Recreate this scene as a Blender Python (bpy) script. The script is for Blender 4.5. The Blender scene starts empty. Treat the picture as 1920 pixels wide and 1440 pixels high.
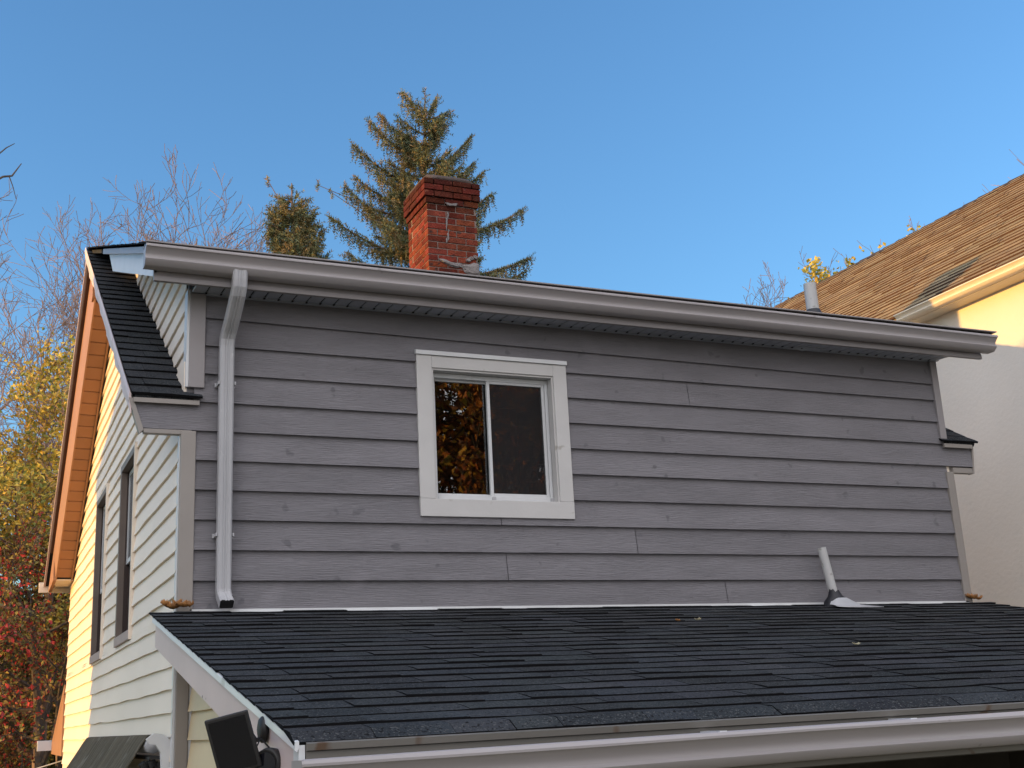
import bpy, math, random
from mathutils import Vector, Matrix, noise

S = bpy.context.scene
COL = S.collection
V = Vector
# ------------------------------------------------------------------ camera
cam = bpy.data.cameras.new('camera'); camo = bpy.data.objects.new('camera', cam); COL.objects.link(camo)
r_ = V((0.91370, -0.40404, -0.04883)); f_ = V((0.40136, 0.87715, 0.26374)).normalized()
r_ = (r_ - f_*r_.dot(f_)).normalized(); u_ = r_.cross(f_)
m = Matrix.Identity(4)
for i in range(3):
    m[i][0], m[i][1], m[i][2] = r_[i], u_[i], -f_[i]
m[0][3], m[1][3], m[2][3] = -1.1074, -7.1574, -0.6534
camo.matrix_world = m
cam.sensor_width = 36; cam.lens = 2262.458/1920*36; cam.clip_end = 4000; cam.clip_start = .05
S.camera = camo
# ------------------------------------------------------------------ light
SUN = V((-1, .11, .064)).normalized()          # towards the sun: low, from the left
EL = math.asin(SUN.z); AZ = math.atan2(SUN.x, SUN.y)
FILL_SKY = (4.4, 4.3, 4.45)
w = bpy.data.worlds.new('World'); S.world = w; w.use_nodes = True
nt = w.node_tree; bg = nt.nodes['Background']
sk = nt.nodes.new('ShaderNodeTexSky'); sk.sky_type = 'NISHITA'; sk.sun_disc = False
sk.sun_elevation = EL; sk.sun_rotation = AZ; sk.altitude = 100
sk.air_density = 1.0; sk.dust_density = 0.3; sk.ozone_density = 2.0
def vm(op, a, b=None, sc=None):
    n = nt.nodes.new('ShaderNodeVectorMath'); n.operation = op
    for i, q in enumerate((a, b)):
        if q is None: continue
        if isinstance(q, tuple): n.inputs[i].default_value = q
        else: nt.links.new(q, n.inputs[i])
    if sc is not None: nt.links.new(sc, n.inputs['Scale'])
    return n
blue = vm('MULTIPLY', sk.outputs[0], (.68, .95, 1.24))
# cloud-like bright patch added to the sky behind the camera, lifting shaded walls
tcw = nt.nodes.new('ShaderNodeTexCoord')
dt = vm('DOT_PRODUCT', tcw.outputs['Generated'], V((-.38, -.9, .25)).normalized().to_tuple())
cn = nt.nodes.new('ShaderNodeTexNoise'); cn.inputs['Scale'].default_value = 2.2; cn.inputs['Detail'].default_value = 5
nt.links.new(tcw.outputs['Generated'], cn.inputs[0])
def mrange(src, a, b, c, d):
    n = nt.nodes.new('ShaderNodeMapRange'); n.interpolation_type = 'SMOOTHSTEP'
    for i, q in enumerate((a, b, c, d)): n.inputs[i+1].default_value = q
    nt.links.new(src, n.inputs[0]); return n.outputs[0]
mk = nt.nodes.new('ShaderNodeMath'); mk.operation = 'MULTIPLY'
nt.links.new(mrange(dt.outputs['Value'], -.05, .55, 0, 1), mk.inputs[0]); nt.links.new(mrange(cn.outputs[0], .25, .6, .45, 1), mk.inputs[1])
cl = nt.nodes.new('ShaderNodeMix'); cl.data_type = 'RGBA'; nt.links.new(mk.outputs[0], cl.inputs[0])
nt.links.new(blue.outputs[0], cl.inputs[6]); cl.inputs[7].default_value = (*FILL_SKY, 1)
nt.links.new(cl.outputs[2], bg.inputs[0]); bg.inputs[1].default_value = .15
sl = bpy.data.lights.new('sun', 'SUN'); sl.energy = 2.0; sl.angle = math.radians(.6); sl.color = (1, .53, .12)
so = bpy.data.objects.new('sun', sl); COL.objects.link(so); so.rotation_euler = SUN.to_track_quat('Z', 'Y').to_euler()
S.view_settings.view_transform = 'Standard'; S.view_settings.look = 'None'; S.view_settings.gamma = 1
S.view_settings.exposure = 1.7
S.render.resolution_x = 1024; S.render.resolution_y = 768
S.cycles.transparent_max_bounces = 16

# ------------------------------------------------------------------ materials
def mat(name, col, rough=.6, var=.12, scale=6, stretch=(1, 1, 1), bump=0, bscale=60, bstretch=(1, 1, 1), tint=False,
        metal=0, spec=.5, speck=None, stain=None, trans=0, coat=0):
    M = bpy.data.materials.new(name); M.use_nodes = True; t = M.node_tree; N = t.nodes; L = t.links
    b = N['Principled BSDF']
    b.inputs['Roughness'].default_value = rough; b.inputs['Metallic'].default_value = metal
    b.inputs['Specular IOR Level'].default_value = spec
    if coat: b.inputs['Coat Weight'].default_value = coat
    tc = N.new('ShaderNodeTexCoord')
    def nz(sc, st, det=5):
        mp = N.new('ShaderNodeMapping'); mp.inputs['Scale'].default_value = st; L.new(tc.outputs['Object'], mp.inputs[0])
        n = N.new('ShaderNodeTexNoise'); n.inputs['Scale'].default_value = sc; n.inputs['Detail'].default_value = det
        L.new(mp.outputs[0], n.inputs[0]); return n
    n = nz(scale, stretch)
    mr = N.new('ShaderNodeMapRange'); mr.inputs[1].default_value = .25; mr.inputs[2].default_value = .75
    mr.inputs[3].default_value = 1-var; mr.inputs[4].default_value = 1+var; L.new(n.outputs[0], mr.inputs[0])
    sc = N.new('ShaderNodeVectorMath'); sc.operation = 'SCALE'; sc.inputs[0].default_value = col[:3]
    L.new(mr.outputs[0], sc.inputs['Scale']); out = sc.outputs[0]
    if tint:
        a = N.new('ShaderNodeAttribute'); a.attribute_name = 'tint'
        mu = N.new('ShaderNodeVectorMath'); mu.operation = 'MULTIPLY'
        L.new(out, mu.inputs[0]); L.new(a.outputs['Vector'], mu.inputs[1]); out = mu.outputs[0]
    if speck:                                   # (colour, scale, threshold, softness)
        for (c, s, th, sf) in speck:
            q = nz(s, (1, 1, 1), 2); m2 = N.new('ShaderNodeMapRange')
            m2.inputs[1].default_value = th; m2.inputs[2].default_value = th+sf; L.new(q.outputs[0], m2.inputs[0])
            mx = N.new('ShaderNodeMix'); mx.data_type = 'RGBA'; L.new(m2.outputs[0], mx.inputs[0])
            L.new(out, mx.inputs[6]); mx.inputs[7].default_value = (*c, 1); out = mx.outputs[2]
    L.new(out, b.inputs['Base Color'])
    if bump:
        bn = nz(bscale, bstretch, 6); bp = N.new('ShaderNodeBump'); bp.inputs['Strength'].default_value = bump
        bp.inputs['Distance'].default_value = .02; L.new(bn.outputs[0], bp.inputs['Height']); L.new(bp.outputs[0], b.inputs['Normal'])
    if trans:
        add = N.new('ShaderNodeMixShader'); add.inputs[0].default_value = trans
        tl = N.new('ShaderNodeBsdfTranslucent'); L.new(out, tl.inputs[0])
        L.new(b.outputs[0], add.inputs[1]); L.new(tl.outputs[0], add.inputs[2])
        L.new(add.outputs[0], N['Material Output'].inputs[0])
    return M

def glass_mat(name, tintc, rough=0.0, wave=.02):
    M = bpy.data.materials.new(name); M.use_nodes = True; t = M.node_tree; N = t.nodes; L = t.links
    N.remove(N['Principled BSDF'])
    fr = N.new('ShaderNodeFresnel'); fr.inputs[0].default_value = 1.9
    tr = N.new('ShaderNodeBsdfTransparent'); tr.inputs[0].default_value = (*tintc, 1)
    gl = N.new('ShaderNodeBsdfGlossy'); gl.inputs['Roughness'].default_value = rough
    n = N.new('ShaderNodeTexNoise'); n.inputs['Scale'].default_value = 3; bp = N.new('ShaderNodeBump')
    bp.inputs['Strength'].default_value = wave; L.new(n.outputs[0], bp.inputs['Height']); L.new(bp.outputs[0], gl.inputs['Normal'])
    mx = N.new('ShaderNodeMixShader'); L.new(fr.outputs[0], mx.inputs[0]); L.new(tr.outputs[0], mx.inputs[1]); L.new(gl.outputs[0], mx.inputs[2])
    L.new(mx.outputs[0], N['Material Output'].inputs[0]); return M

def screen_mat():
    M = bpy.data.materials.new('insect_screen'); M.use_nodes = True; t = M.node_tree; N = t.nodes; L = t.links
    b = N['Principled BSDF']; b.inputs['Base Color'].default_value = (.009, .008, .0095, 1); b.inputs['Roughness'].default_value = .7
    tr = N.new('ShaderNodeBsdfTransparent'); mx = N.new('ShaderNodeMixShader'); mx.inputs[0].default_value = .32
    L.new(b.outputs[0], mx.inputs[2]); L.new(tr.outputs[0], mx.inputs[1]); L.new(mx.outputs[0], N['Material Output'].inputs[0]); return M

M = {}
M['grey'] = mat('grey_board', (.182, .174, .188), .62, .14, 3, (.6, 1, 3), .6, 8, (1.1, 1, 30), tint=True,
                speck=[((.13, .125, .137), 9, .68, .05), ((.205, .195, .21), 3, .64, .12)])
M['cream'] = mat('cream_vinyl', (.80, .70, .585), .5, .05, 1.2, (1, .5, 1), .06, 40, tint=True)
M['yellowvinyl'] = mat('yellow_vinyl', (.66, .52, .31), .5, .07, 2, (1, 1, 1), .06, 40, tint=True)
M['taupe'] = mat('taupe_trim', (.26, .235, .215), .5, .07, 3)
M['fascia'] = mat('grey_aluminium_trim', (.25, .232, .235), .38, .07, 2, (.4, 1, 1), .03, 8)
M['pinktrim'] = mat('faded_rake_trim', (.58, .475, .46), .5, .07, 2, (1, 1, 1), .05, 20,
                    speck=[((.16, .12, .1), 14, .74, .02)])
M['lowfascia'] = mat('shaded_fascia', (.15, .138, .12), .55, .14, 3, (.5, 1, 1), speck=[((.10, .06, .035), 7, .70, .04)])  # olive-dark base has the drip-edge shade in it; brown specks are rust
M['white'] = mat('white_trim', (.50, .49, .48), .5, .05, 4, (1, 1, 1), .04, 40, speck=[((.36, .34, .31), 9, .7, .05)])
M['whitemetal'] = mat('white_aluminium', (.62, .63, .64), .35, .06, 4, speck=[((.45, .45, .44), 5, .68, .06)])
M['gutter'] = mat('grey_gutter_metal', (.34, .315, .32), .33, .08, 2.5, (.3, 1, 1), .03, 6, (.3, 1, 1), speck=[((.26, .24, .235), 12, .73, .04)])
M['galv'] = mat('galvanised_metal', (.80, .82, .86), .3, .1, 5, metal=.55)
M['down'] = mat('downspout_paint', (.37, .37, .385), .36, .1, 5, (1, 1, .4), .06, 14, speck=[((.45, .45, .46), 10, .66, .06)])
M['soffit'] = mat('grey_soffit', (.36, .38, .43), .55, .06, 4)
M['tansoffit'] = mat('tan_soffit', (.27, .125, .055), .55, .1, 3, tint=True)
M['shadebrown'] = mat('shade_brown_board', (.07, .035, .025), .7, .2, 8)
M['tanfascia'] = mat('tan_fascia', (.31, .155, .075), .5, .1, 3, bump=.05)
M['dark'] = mat('dark_recess', (.012, .012, .013), .8)
M['shingle'] = mat('charcoal_shingle', (.036, .040, .045), .92, .35, 2, (1, 1, 1), .8, 140, tint=True, spec=.15,
                   speck=[((.095, .098, .10), 110, .59, .05), ((.010, .010, .011), 75, .60, .06), ((.40, .40, .38), 38, .80, .01)])
M['edge_shade'] = mat('asphalt_edge_shade', (.007, .007, .008), .95, .2, 30, spec=.1)  # dark asphalt, blackened so its colour holds the shadow line under each course
M['porch'] = mat('porch_ceiling', (.05, .042, .032), .8, .3, 3)  # ceiling and walls coloured dark to hold the deep porch shade
M['crown'] = mat('weathered_crown', (.07, .05, .043), .9, .3, 18, bump=.6, bscale=50)
M['tanshingle'] = mat('tan_shingle', (.225, .170, .092), .9, .2, 2.5, bump=.6, bscale=120, tint=True,
                      speck=[((.12, .075, .04), 60, .60, .08)])
M['brick'] = mat('red_brick', (.165, .036, .020), .9, .35, 14, bump=.8, bscale=60, tint=True, spec=.15,
                 speck=[((.06, .03, .025), 18, .62, .08), ((.22, .085, .05), 26, .66, .06)])
M['mortar'] = mat('mortar', (.19, .145, .125), .9, .25, 18, bump=.6, bscale=70)
M['parging'] = mat('grey_parging', (.21, .19, .185), .85, .2, 16, bump=.8, bscale=40)
M['stucco'] = mat('cream_stucco', (.62, .585, .53), .9, .06, .9, bump=.22, bscale=22)
M['ncream'] = mat('cream_paint', (.66, .58, .46), .45, .05, 3)
M['pvc'] = mat('pvc_pipe', (.42, .42, .42), .45, .08, 10, (1, 1, .3), speck=[((.3, .29, .28), 22, .66, .05)])
M['rubber'] = mat('black_rubber', (.012, .013, .018), .55, .15, 20)
M['blackplastic'] = mat('black_plastic', (.014, .013, .013), .6, .15, 20, bump=.1, bscale=200)
M['cell'] = mat('solar_cell', (.006, .006, .009), .16, .1, 6, coat=.3)
M['winbrown'] = mat('brown_window_frame', (.15, .115, .095), .5, .1, 6)
M['sillbrown'] = mat('pinkish_sill', (.34, .26, .245), .5, .08, 6)
M['windark'] = mat('dark_reveal', (.035, .02, .016), .6)
M['vinylwhite'] = mat('window_vinyl', (.55, .56, .57), .4, .05, 8)
M['glass'] = glass_mat('window_glass', (.75, .78, .78), 0, .015)
M['greypane'] = mat('dusty_pane', (.16, .17, .18), .12, .2, 3)
M['screen'] = screen_mat()
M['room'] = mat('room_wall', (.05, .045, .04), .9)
M['awning'] = mat('weathered_canvas', (.085, .074, .052), .9, .55, 3.5, (.6, 6, .35), .3, 60, speck=[((.15, .14, .115), 7, .58, .12)], spec=.15)
M['bark'] = mat('grey_brown_bark', (.17, .115, .09), .9, .3, 9, bump=.4, bscale=30)
M['twig'] = mat('pinkish_twig', (.22, .155, .13), .85, .25, 3)
M['darkbark'] = mat('dark_bark', (.07, .055, .045), .9, .3, 9, bump=.4, bscale=30)
M['leaf'] = mat('autumn_leaf', (1, 1, 1), .6, .15, 8, tint=True, trans=.3)
M['needle'] = mat('spruce_needles', (1, 1, 1), .6, .2, 5, tint=True, trans=.12)
M['deadleaf'] = mat('dead_leaf', (.30, .13, .035), .6, .45, 30, bump=.4, bscale=50)
M['paleleaf'] = mat('pale_dry_leaf', (.38, .34, .22), .7, .3, 30)
M['grass'] = mat('dry_lawn', (.17, .15, .09), .95, .3, .8, bump=.5, bscale=20)
M['wire'] = mat('grey_cable', (.35, .35, .35), .5)

# ------------------------------------------------------------------ mesh helpers
class MB:
    def __init__(s): s.v = []; s.f = []; s.t = []; s.m = []
    def add(s, pts, faces, t=1, mi=0):
        o = len(s.v); s.v += [tuple(p) for p in pts]
        if not isinstance(t, tuple): t = (t, t, t)
        for f in faces: s.f.append([o+i for i in f]); s.t.append(t); s.m.append(mi)
    def quad(s, a, b, c, d, t=1, mi=0): s.add([a, b, c, d], [(0, 1, 2, 3)], t, mi)
    def box(s, x0, x1, y0, y1, z0, z1, t=1, mi=0):
        p = [(x, y, z) for z in (z0, z1) for y in (y0, y1) for x in (x0, x1)]
        s.add(p, [(0, 2, 3, 1), (4, 5, 7, 6), (0, 1, 5, 4), (2, 6, 7, 3), (0, 4, 6, 2), (1, 3, 7, 5)], t, mi)
    def obox(s, c, X, Y, Z, t=1, mi=0):
        c, X, Y, Z = V(c), V(X), V(Y), V(Z)
        p = [c+X*i+Y*j+Z*k for k in (-1, 1) for j in (-1, 1) for i in (-1, 1)]
        s.add(p, [(0, 2, 3, 1), (4, 5, 7, 6), (0, 1, 5, 4), (2, 6, 7, 3), (0, 4, 6, 2), (1, 3, 7, 5)], t, mi)
    def prism(s, poly, ext, t=1, mi=0):
        n = len(poly); e = V(ext); p = [V(q) for q in poly]; q = [a+e for a in p]
        s.add(p+q, [tuple(range(n)), tuple(range(2*n-1, n-1, -1))]+[(i, (i+1) % n, n+(i+1) % n, n+i) for i in range(n)], t, mi)
    def loft(s, rings, closed=True, caps=True, t=1, mi=0):
        n = len(rings[0]); p = [q for r in rings for q in r]; f = []
        for i in range(len(rings)-1):
            for j in range(n if closed else n-1):
                k = (j+1) % n; f.append((i*n+j, i*n+k, (i+1)*n+k, (i+1)*n+j))
        if caps and closed: f += [tuple(range(n-1, -1, -1)), tuple(range((len(rings)-1)*n, len(rings)*n))]
        s.add(p, f, t, mi)
    def tube(s, pts, rad, n=8, t=1, mi=0, caps=True):
        pts = [V(p) for p in pts]
        if not isinstance(rad, (list, tuple)): rad = [rad]*len(pts)
        rings = []; up = None
        for i, p in enumerate(pts):
            d = (pts[min(i+1, len(pts)-1)]-pts[max(i-1, 0)])
            if d.length < 1e-9: d = V((0, 0, 1))
            d.normalize()
            if up is None: up = V((0, 0, 1)) if abs(d.z) < .9 else V((1, 0, 0))
            a = d.cross(up)
            if a.length < 1e-4: a = d.orthogonal()
            a.normalize(); b = a.cross(d); up = b
            rings.append([p+(a*math.cos(k*2*math.pi/n)+b*math.sin(k*2*math.pi/n))*rad[i] for k in range(n)])
        s.loft(rings, True, caps, t, mi)
    def build(s, name, mats, parent=None, smooth=False, bevel=0):
        me = bpy.data.meshes.new(name); me.from_pydata(s.v, [], s.f)
        a = me.attributes.new('tint', 'FLOAT_VECTOR', 'FACE')
        a.data.foreach_set('vector', [c for t in s.t for c in t])
        for mm in (mats if isinstance(mats, (list, tuple)) else [mats]): me.materials.append(mm)
        me.polygons.foreach_set('material_index', s.m)
        if smooth: me.polygons.foreach_set('use_smooth', [True]*len(s.f))
        me.update()
        o = bpy.data.objects.new(name, me); COL.objects.link(o)
        if parent is not None:
            o.parent = parent
            if parent.parent is None: o.matrix_parent_inverse = Matrix.Translation(-parent.location)
        if bevel:
            b = o.modifiers.new('bevel', 'BEVEL'); b.width = bevel; b.segments = 2; b.limit_method = 'ANGLE'; b.angle_limit = math.radians(40)
        return o

def tag(o, label=None, cat=None, group=None, kind=None):
    if label: o['label'] = label
    if cat: o['category'] = cat
    if group: o['group'] = group
    if kind: o['kind'] = kind
    return o
def thing(name, loc, label, cat, group=None):
    o = bpy.data.objects.new(name, None); COL.objects.link(o); o.location = loc; o.empty_display_size = .2
    return tag(o, label, cat, group)

def siding(mb, P, z0, step, n, lo, hi, holes=(), ob=.025, ot=.003, wave=0, joints=None, seg=.5, rng=None, ztop=None, gap=.005, tv=.07):
    """lap boards; P(u, z, off) -> point. lo/hi(z) give the ends, holes are (u0,u1,z0,z1)"""
    rng = rng or random.Random(1)
    for k in range(n):
        za, zb = z0+k*step, z0+(k+1)*step
        if ztop and za >= ztop-1e-4: break
        if ztop and zb > ztop: zb = ztop
        cuts = sorted({za, zb} | {h[i] for h in holes for i in (2, 3) if za < h[i] < zb})
        js = sorted((joints or {}).get(k, []))
        tints = [1+rng.uniform(-tv, tv) for _ in range(len(js)+1)]
        for c0, c1 in zip(cuts, cuts[1:]):
            hs = sorted((h[0], h[1]) for h in holes if h[2] < (c0+c1)/2 < h[3])
            a0, b0, a1, b1 = lo(c0), hi(c0), lo(c1), hi(c1)
            spans = []; cur = None
            for h in hs: spans.append((cur, h[0])); cur = h[1]
            spans.append((cur, None))
            off = lambda z: ob+(ot-ob)*(z-za)/step
            for (s0, s1) in spans:
                e0 = a0 if s0 is None else s0; e1 = b0 if s1 is None else s1
                t0 = a1 if s0 is None else s0; t1 = b1 if s1 is None else s1
                if e0 > e1-1e-4: continue
                if t0 > t1: t0 = t1 = max(e0, min(e1, (t0+t1)/2))
                pts = [e0]+[j for j in js if min(e0, e1) < j < max(e0, e1)]+[e1]
                for pi in range(len(pts)-1):
                    ua, ub = pts[pi], pts[pi+1]
                    fa = (ua-e0)/(e1-e0) if abs(e1-e0) > 1e-6 else 0; fb = (ub-e0)/(e1-e0) if abs(e1-e0) > 1e-6 else 1
                    if pi > 0: ua += gap; fa += gap/abs(e1-e0)
                    ti = tints[sum(1 for j in js if j < (ua+ub)/2)]
                    m_ = max(1, int(abs(ub-ua)/seg)); row = []
                    for i in range(m_+1):
                        f = fa+(fb-fa)*i/m_; u0 = e0+(e1-e0)*f; u1 = t0+(t1-t0)*f
                        wv = wave*noise.noise(V((u0*1.7, k*1.3, 3))) if wave else 0
                        row.append((P(u0, c0+wv*.6, off(c0)+wv*.4), P(u1, c1+(wave*.6*noise.noise(V((u1*1.7, (k+1)*1.3, 3))) if wave else 0), off(c1)), P(u0, c0+wv*.6, .0)))
                    for i in range(m_):
                        A, B = row[i], row[i+1]
                        mb.quad(A[0], B[0], B[1], A[1], ti)
                        if abs(c0-za) < 1e-6: mb.quad(A[2], B[2], B[0], A[0], ti)

def shingles(mb, O, U, Vv, u0f, u1f, lv, expo=.142, tab=.33, seed=1, th=.008, lam=.004, tv=.18, curl=0, wob=.004, segs=3, hue=.03):
    """courses of separate tabs from the eave upwards; O origin, U along the eave, Vv up the slope"""
    rng = random.Random(seed); O, U, Vv = V(O), V(U).normalized(), V(Vv).normalized(); N = U.cross(Vv)
    if N.z < 0: N = -N
    nr = int(math.ceil(lv/expo))
    for r in range(nr):
        v0 = r*expo; v1 = min(v0+expo+.02, lv); ua, ub = u0f(v0), u1f(v0)
        u = ua-rng.random()*tab
        while u < ub:
            w_ = tab*rng.uniform(.55, 1.25); a, b = max(u+.0009, ua), min(u+w_-.0009, ub); u += w_
            if b-a < .012: continue
            h = th+(lam if rng.random() < .45 else 0)+rng.uniform(-.002, .002); dv = rng.uniform(-.003, .003)
            g = 1+rng.uniform(-tv, tv); ti = (g*(1+rng.uniform(-hue, hue)), g, g*(1+rng.uniform(-hue, hue)))
            n_ = segs; lowt, upt, lowb, mid = [], [], [], []
            for i in range(n_+1):
                uu = a+(b-a)*i/n_; q = noise.noise(V((uu*2.3, r*3.7, seed)))*wob
                hh = h+noise.noise(V((uu*5, r*1.7, seed+7)))*.35*th
                c = curl if r == 0 else 0
                lowt.append(O+U*uu+Vv*(v0+dv+q-(.012 if c else 0))+N*(hh-c)); lowb.append(O+U*uu+Vv*(v0+dv+q-(.010 if c else 0))-N*(.003+c))
                mid.append(O+U*uu+Vv*(v0+dv+q+.05)+N*(hh*.9 if not c else hh+.003))
                upt.append(O+U*uu+Vv*v1+N*.002)
            for i in range(n_):
                mb.quad(lowt[i], lowt[i+1], mid[i+1], mid[i], ti); mb.quad(mid[i], mid[i+1], upt[i+1], upt[i], ti)
                mb.quad(lowb[i], lowb[i+1], lowt[i+1], lowt[i], 1, 1)
            mb.quad(lowb[0], lowt[0], mid[0], upt[0], 1, 1); mb.quad(lowb[-1], lowt[-1], mid[-1], upt[-1], 1, 1)

GPROF = [(0, 0), (0, -.118), (.066, -.118), (.074, -.114), (.098, -.088), (.101, -.082), (.092, -.072), (.090, -.060), (.094, -.048), (.106, -.034), (.116, -.022), (.121, -.017), (.128, -.016), (.129, -.008), (.125, .0), (.116, .003), (.108, .001), (.108, -.006)]
def gutter(name, x0, x1, y, z, out, dz, mtl, parent, prof=GPROF, capend=True):
    mb = MB(); n = 14; ins = [(d-.0025 if d > 0 else d+.0025, q+.0025) for d, q in prof[1:-2]]
    ring = [(d, q) for d, q in prof]
    rows = []
    for i in range(n+1):
        x = x0+(x1-x0)*i/n; s = dz*i/n+noise.noise(V((x*.9, 4, 1)))*.003
        rows.append([V((x, y+out*d, z+q+s)) for d, q in ring])
    mb.loft(rows, False, False)
    rows = [[V((p[0].x, y+out*d, z+q+dz*i/n)) for d, q in ins] for i, p in enumerate(rows)]
    mb.loft(rows, False, False)
    o = mb.build(name, mtl, parent, True)
    e = o.modifiers.new('split', 'EDGE_SPLIT'); e.split_angle = math.radians(28)
    for x, s in ((x0, 0), (x1, dz)):
        cb = MB(); sg = -1 if x == x0 else 1
        cb.prism([V((x, y+out*d, z+q+s)) for d, q in ring[:-2]], (sg*.004, 0, 0)); cb.build('gutter_end_cap', mtl, o)
    return o

# ------------------------------------------------------------------ ground
g = MB(); g.quad((-400, -400, -3.4), (400, -400, -3.4), (400, 500, -3.4), (-400, 500, -3.4))
tag(g.build('ground', M['grass']), kind='structure')

# ================================================================== THE GREY HOUSE
HX, HD, RY = 5.93, 7.85, 3.925
RZ, EZ, SL = 3.70, 1.262, .6145            # ridge, front edge of the main slope (y=-.05)
OV = .245                                   # rake overhang
DE, DZ, DS = -.37, 2.075, .378              # dormer eave y, z, slope
H = thing('grey_house', (3, 4, -3.4), 'two-storey house with grey board front, cream gable side, brick chimney and charcoal shingle roofs', 'house')
def roofz(y): return EZ+SL*(min(y, 2*RY-y)+.05)
def dormz(y): return DZ+DS*(y-DE)

# front wall --------------------------------------------------------
fw = MB(); E_ = .178
Pf = lambda u, z, o: V((u, -o, z))
zedge = lambda z: -.235-.27*max(0, z-1.06)
def flo(z): return zedge(z) if 1.067 < z < 1.246 else (.06 if z < 1.1 else .05)
def fhi(z): return 6.158+.13*max(0, z-1.067) if 1.067 < z < 1.246 else (5.9 if z < 1.1 else 5.89)
hole = (1.53, 2.53, .63, 1.62)
J = {0: [3.72], 1: [2.06], 2: [3.03], 4: [.0], 9: [2.06], 8: [3.55], 3: [2.03]}
# rows 0-5 (below the eave returns), 6 (across the returns), 7-9, and the tapered top board
siding(fw, Pf, 0, E_, 6, lambda z: .06, lambda z: 5.9, [hole], joints=J, rng=random.Random(3))
siding(fw, Pf, 6*E_, E_, 1, lambda z: zedge(z), lambda z: 6.158+.13*(z-1.067), [hole], rng=random.Random(5))
siding(fw, Pf, 7*E_, E_, 2, lambda z: .06, lambda z: 5.89, [hole], joints={1: [3.55]}, rng=random.Random(6))
# last full board tapers towards the right, top board runs up to the soffit
for (za, zb, zc, zd, jx) in ((9*E_, 9*E_, 10*E_, 10*E_-.045, 2.3), (10*E_, 10*E_-.045, 1.95, 1.95, 2.06)):
    for (a, b) in ((.05, jx-.001), (jx+.001, 5.89)):
        f0, f1 = (a-.05)/5.84, (b-.05)/5.84
        A, B, Cc, D = za+(zb-za)*f0, za+(zb-za)*f1, zc+(zd-zc)*f1, zc+(zd-zc)*f0
        fw.quad((a, -.025, A), (b, -.025, B), (b, -.003, Cc), (a, -.003, D)); fw.quad((a, 0, A), (b, 0, B), (b, -.025, B), (a, -.025, A))
fw.box(.02, 1.53, .002, .1, -.1, 1.99); fw.box(2.53, 5.91, .002, .1, -.1, 1.99)
fw.box(1.53, 2.53, .002, .1, -.1, .63); fw.box(1.53, 2.53, .002, .1, 1.62, 1.99)
front = fw.build('front_wall', M['grey'], H)

# gable wall ---------------------------------------------------------
gw = MB(); gs = .1303; gz0 = -.033-9*gs
Pg = lambda u, z, o: V((-o, u, z))
def glo(z): return .012 if z < 1.08 else max(.012, (z-EZ+.02)/SL-.05)
def ghi(z): return HD if z < 1.08 else min(HD, 2*RY-((z-EZ+.02)/SL-.05))
W1 = (2.03, 2.92, .02, 1.44); W2 = (4.0, 4.9, .0, 1.5)
jr = random.Random(8); JJ = {k: sorted(jr.uniform(.2, 7.5) for _ in range(1 if k % 2 else 2)) for k in range(60)}
siding(gw, Pg, gz0, gs, 45, glo, ghi, [W1, W2], ob=.020, ot=.003, wave=.012, joints=JJ, seg=.18, gap=.002, tv=.025, ztop=RZ-.08)
gw.box(.003, .1, .01, HD, -3.4, .0); 
gw.prism([(.003, .01, 1.5), (.003, .35, 1.5), (.003, RY, RZ-.05), (.003, 2*RY-.35, 1.5), (.003, HD, 1.5)], (.05, 0, 0))
gw.box(.003, .053, .01, 2.03, 0, 1.5); gw.box(.003, .053, 2.92, 4.0, 0, 1.5); gw.box(.003, .053, 4.9, HD, 0, 1.5)
gable = gw.build('gable_wall', M['cream'], H)
rw = MB(); rw.prism([(HX, .0, -3.4), (HX, HD, -3.4), (HX, HD, 1.2), (HX, RY, RZ-.06), (HX, 0, 1.2)], (-.1, 0, 0))
rw.build('side_wall', M['cream'], H)
bw = MB(); bw.box(.06, HX-.1, HD-.1, HD, -3.4, 1.2); bw.build('back_wall', M['cream'], H)
fb = MB(); fb.box(.1, HX-.1, .11, .2, -3.4, -.1); fb.build('lower_wall', M['cream'], H)

# corner posts
def post(x0, x1, z0, z1, y0=-.03, y1=.05, mtl='taupe'):
    b = MB(); b.box(x0, x1, y0, y1, z0, z1); return b.build('corner_post', M[mtl], H, bevel=.004)
post(-.012, .075, .0, 1.062); post(5.872, 5.945, 0, 1.02)
post(.024, .118, 1.33, 1.955, -.034, .045, 'fascia'); post(5.862, 5.925, 1.285, 1.925, -.034, .045, 'fascia')
b = MB(); b.box(-.006, .066, -.026, .05, -2.6, -.02); b.build('corner_post', M['taupe'], H, bevel=.004)
b = MB(); b.box(-.018, -.0125, -.004, .05, .0, 1.06); b.box(.0085, .0235, -.022, .08, 1.335, 1.95); b.build('corner_trim', M['whitemetal'], H)
b = MB(); b.box(-.018, -.0065, -.004, .05, -2.6, -.02); b.box(.068, .085, -.02, .03, -2.6, -.06); b.build('corner_trim', M['whitemetal'], H)
b = MB(); b.box(-.010, HD and .07, HD-.05, HD+.012, -3.3, 1.06); b.build('corner_post', M['cream'], H)

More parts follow.
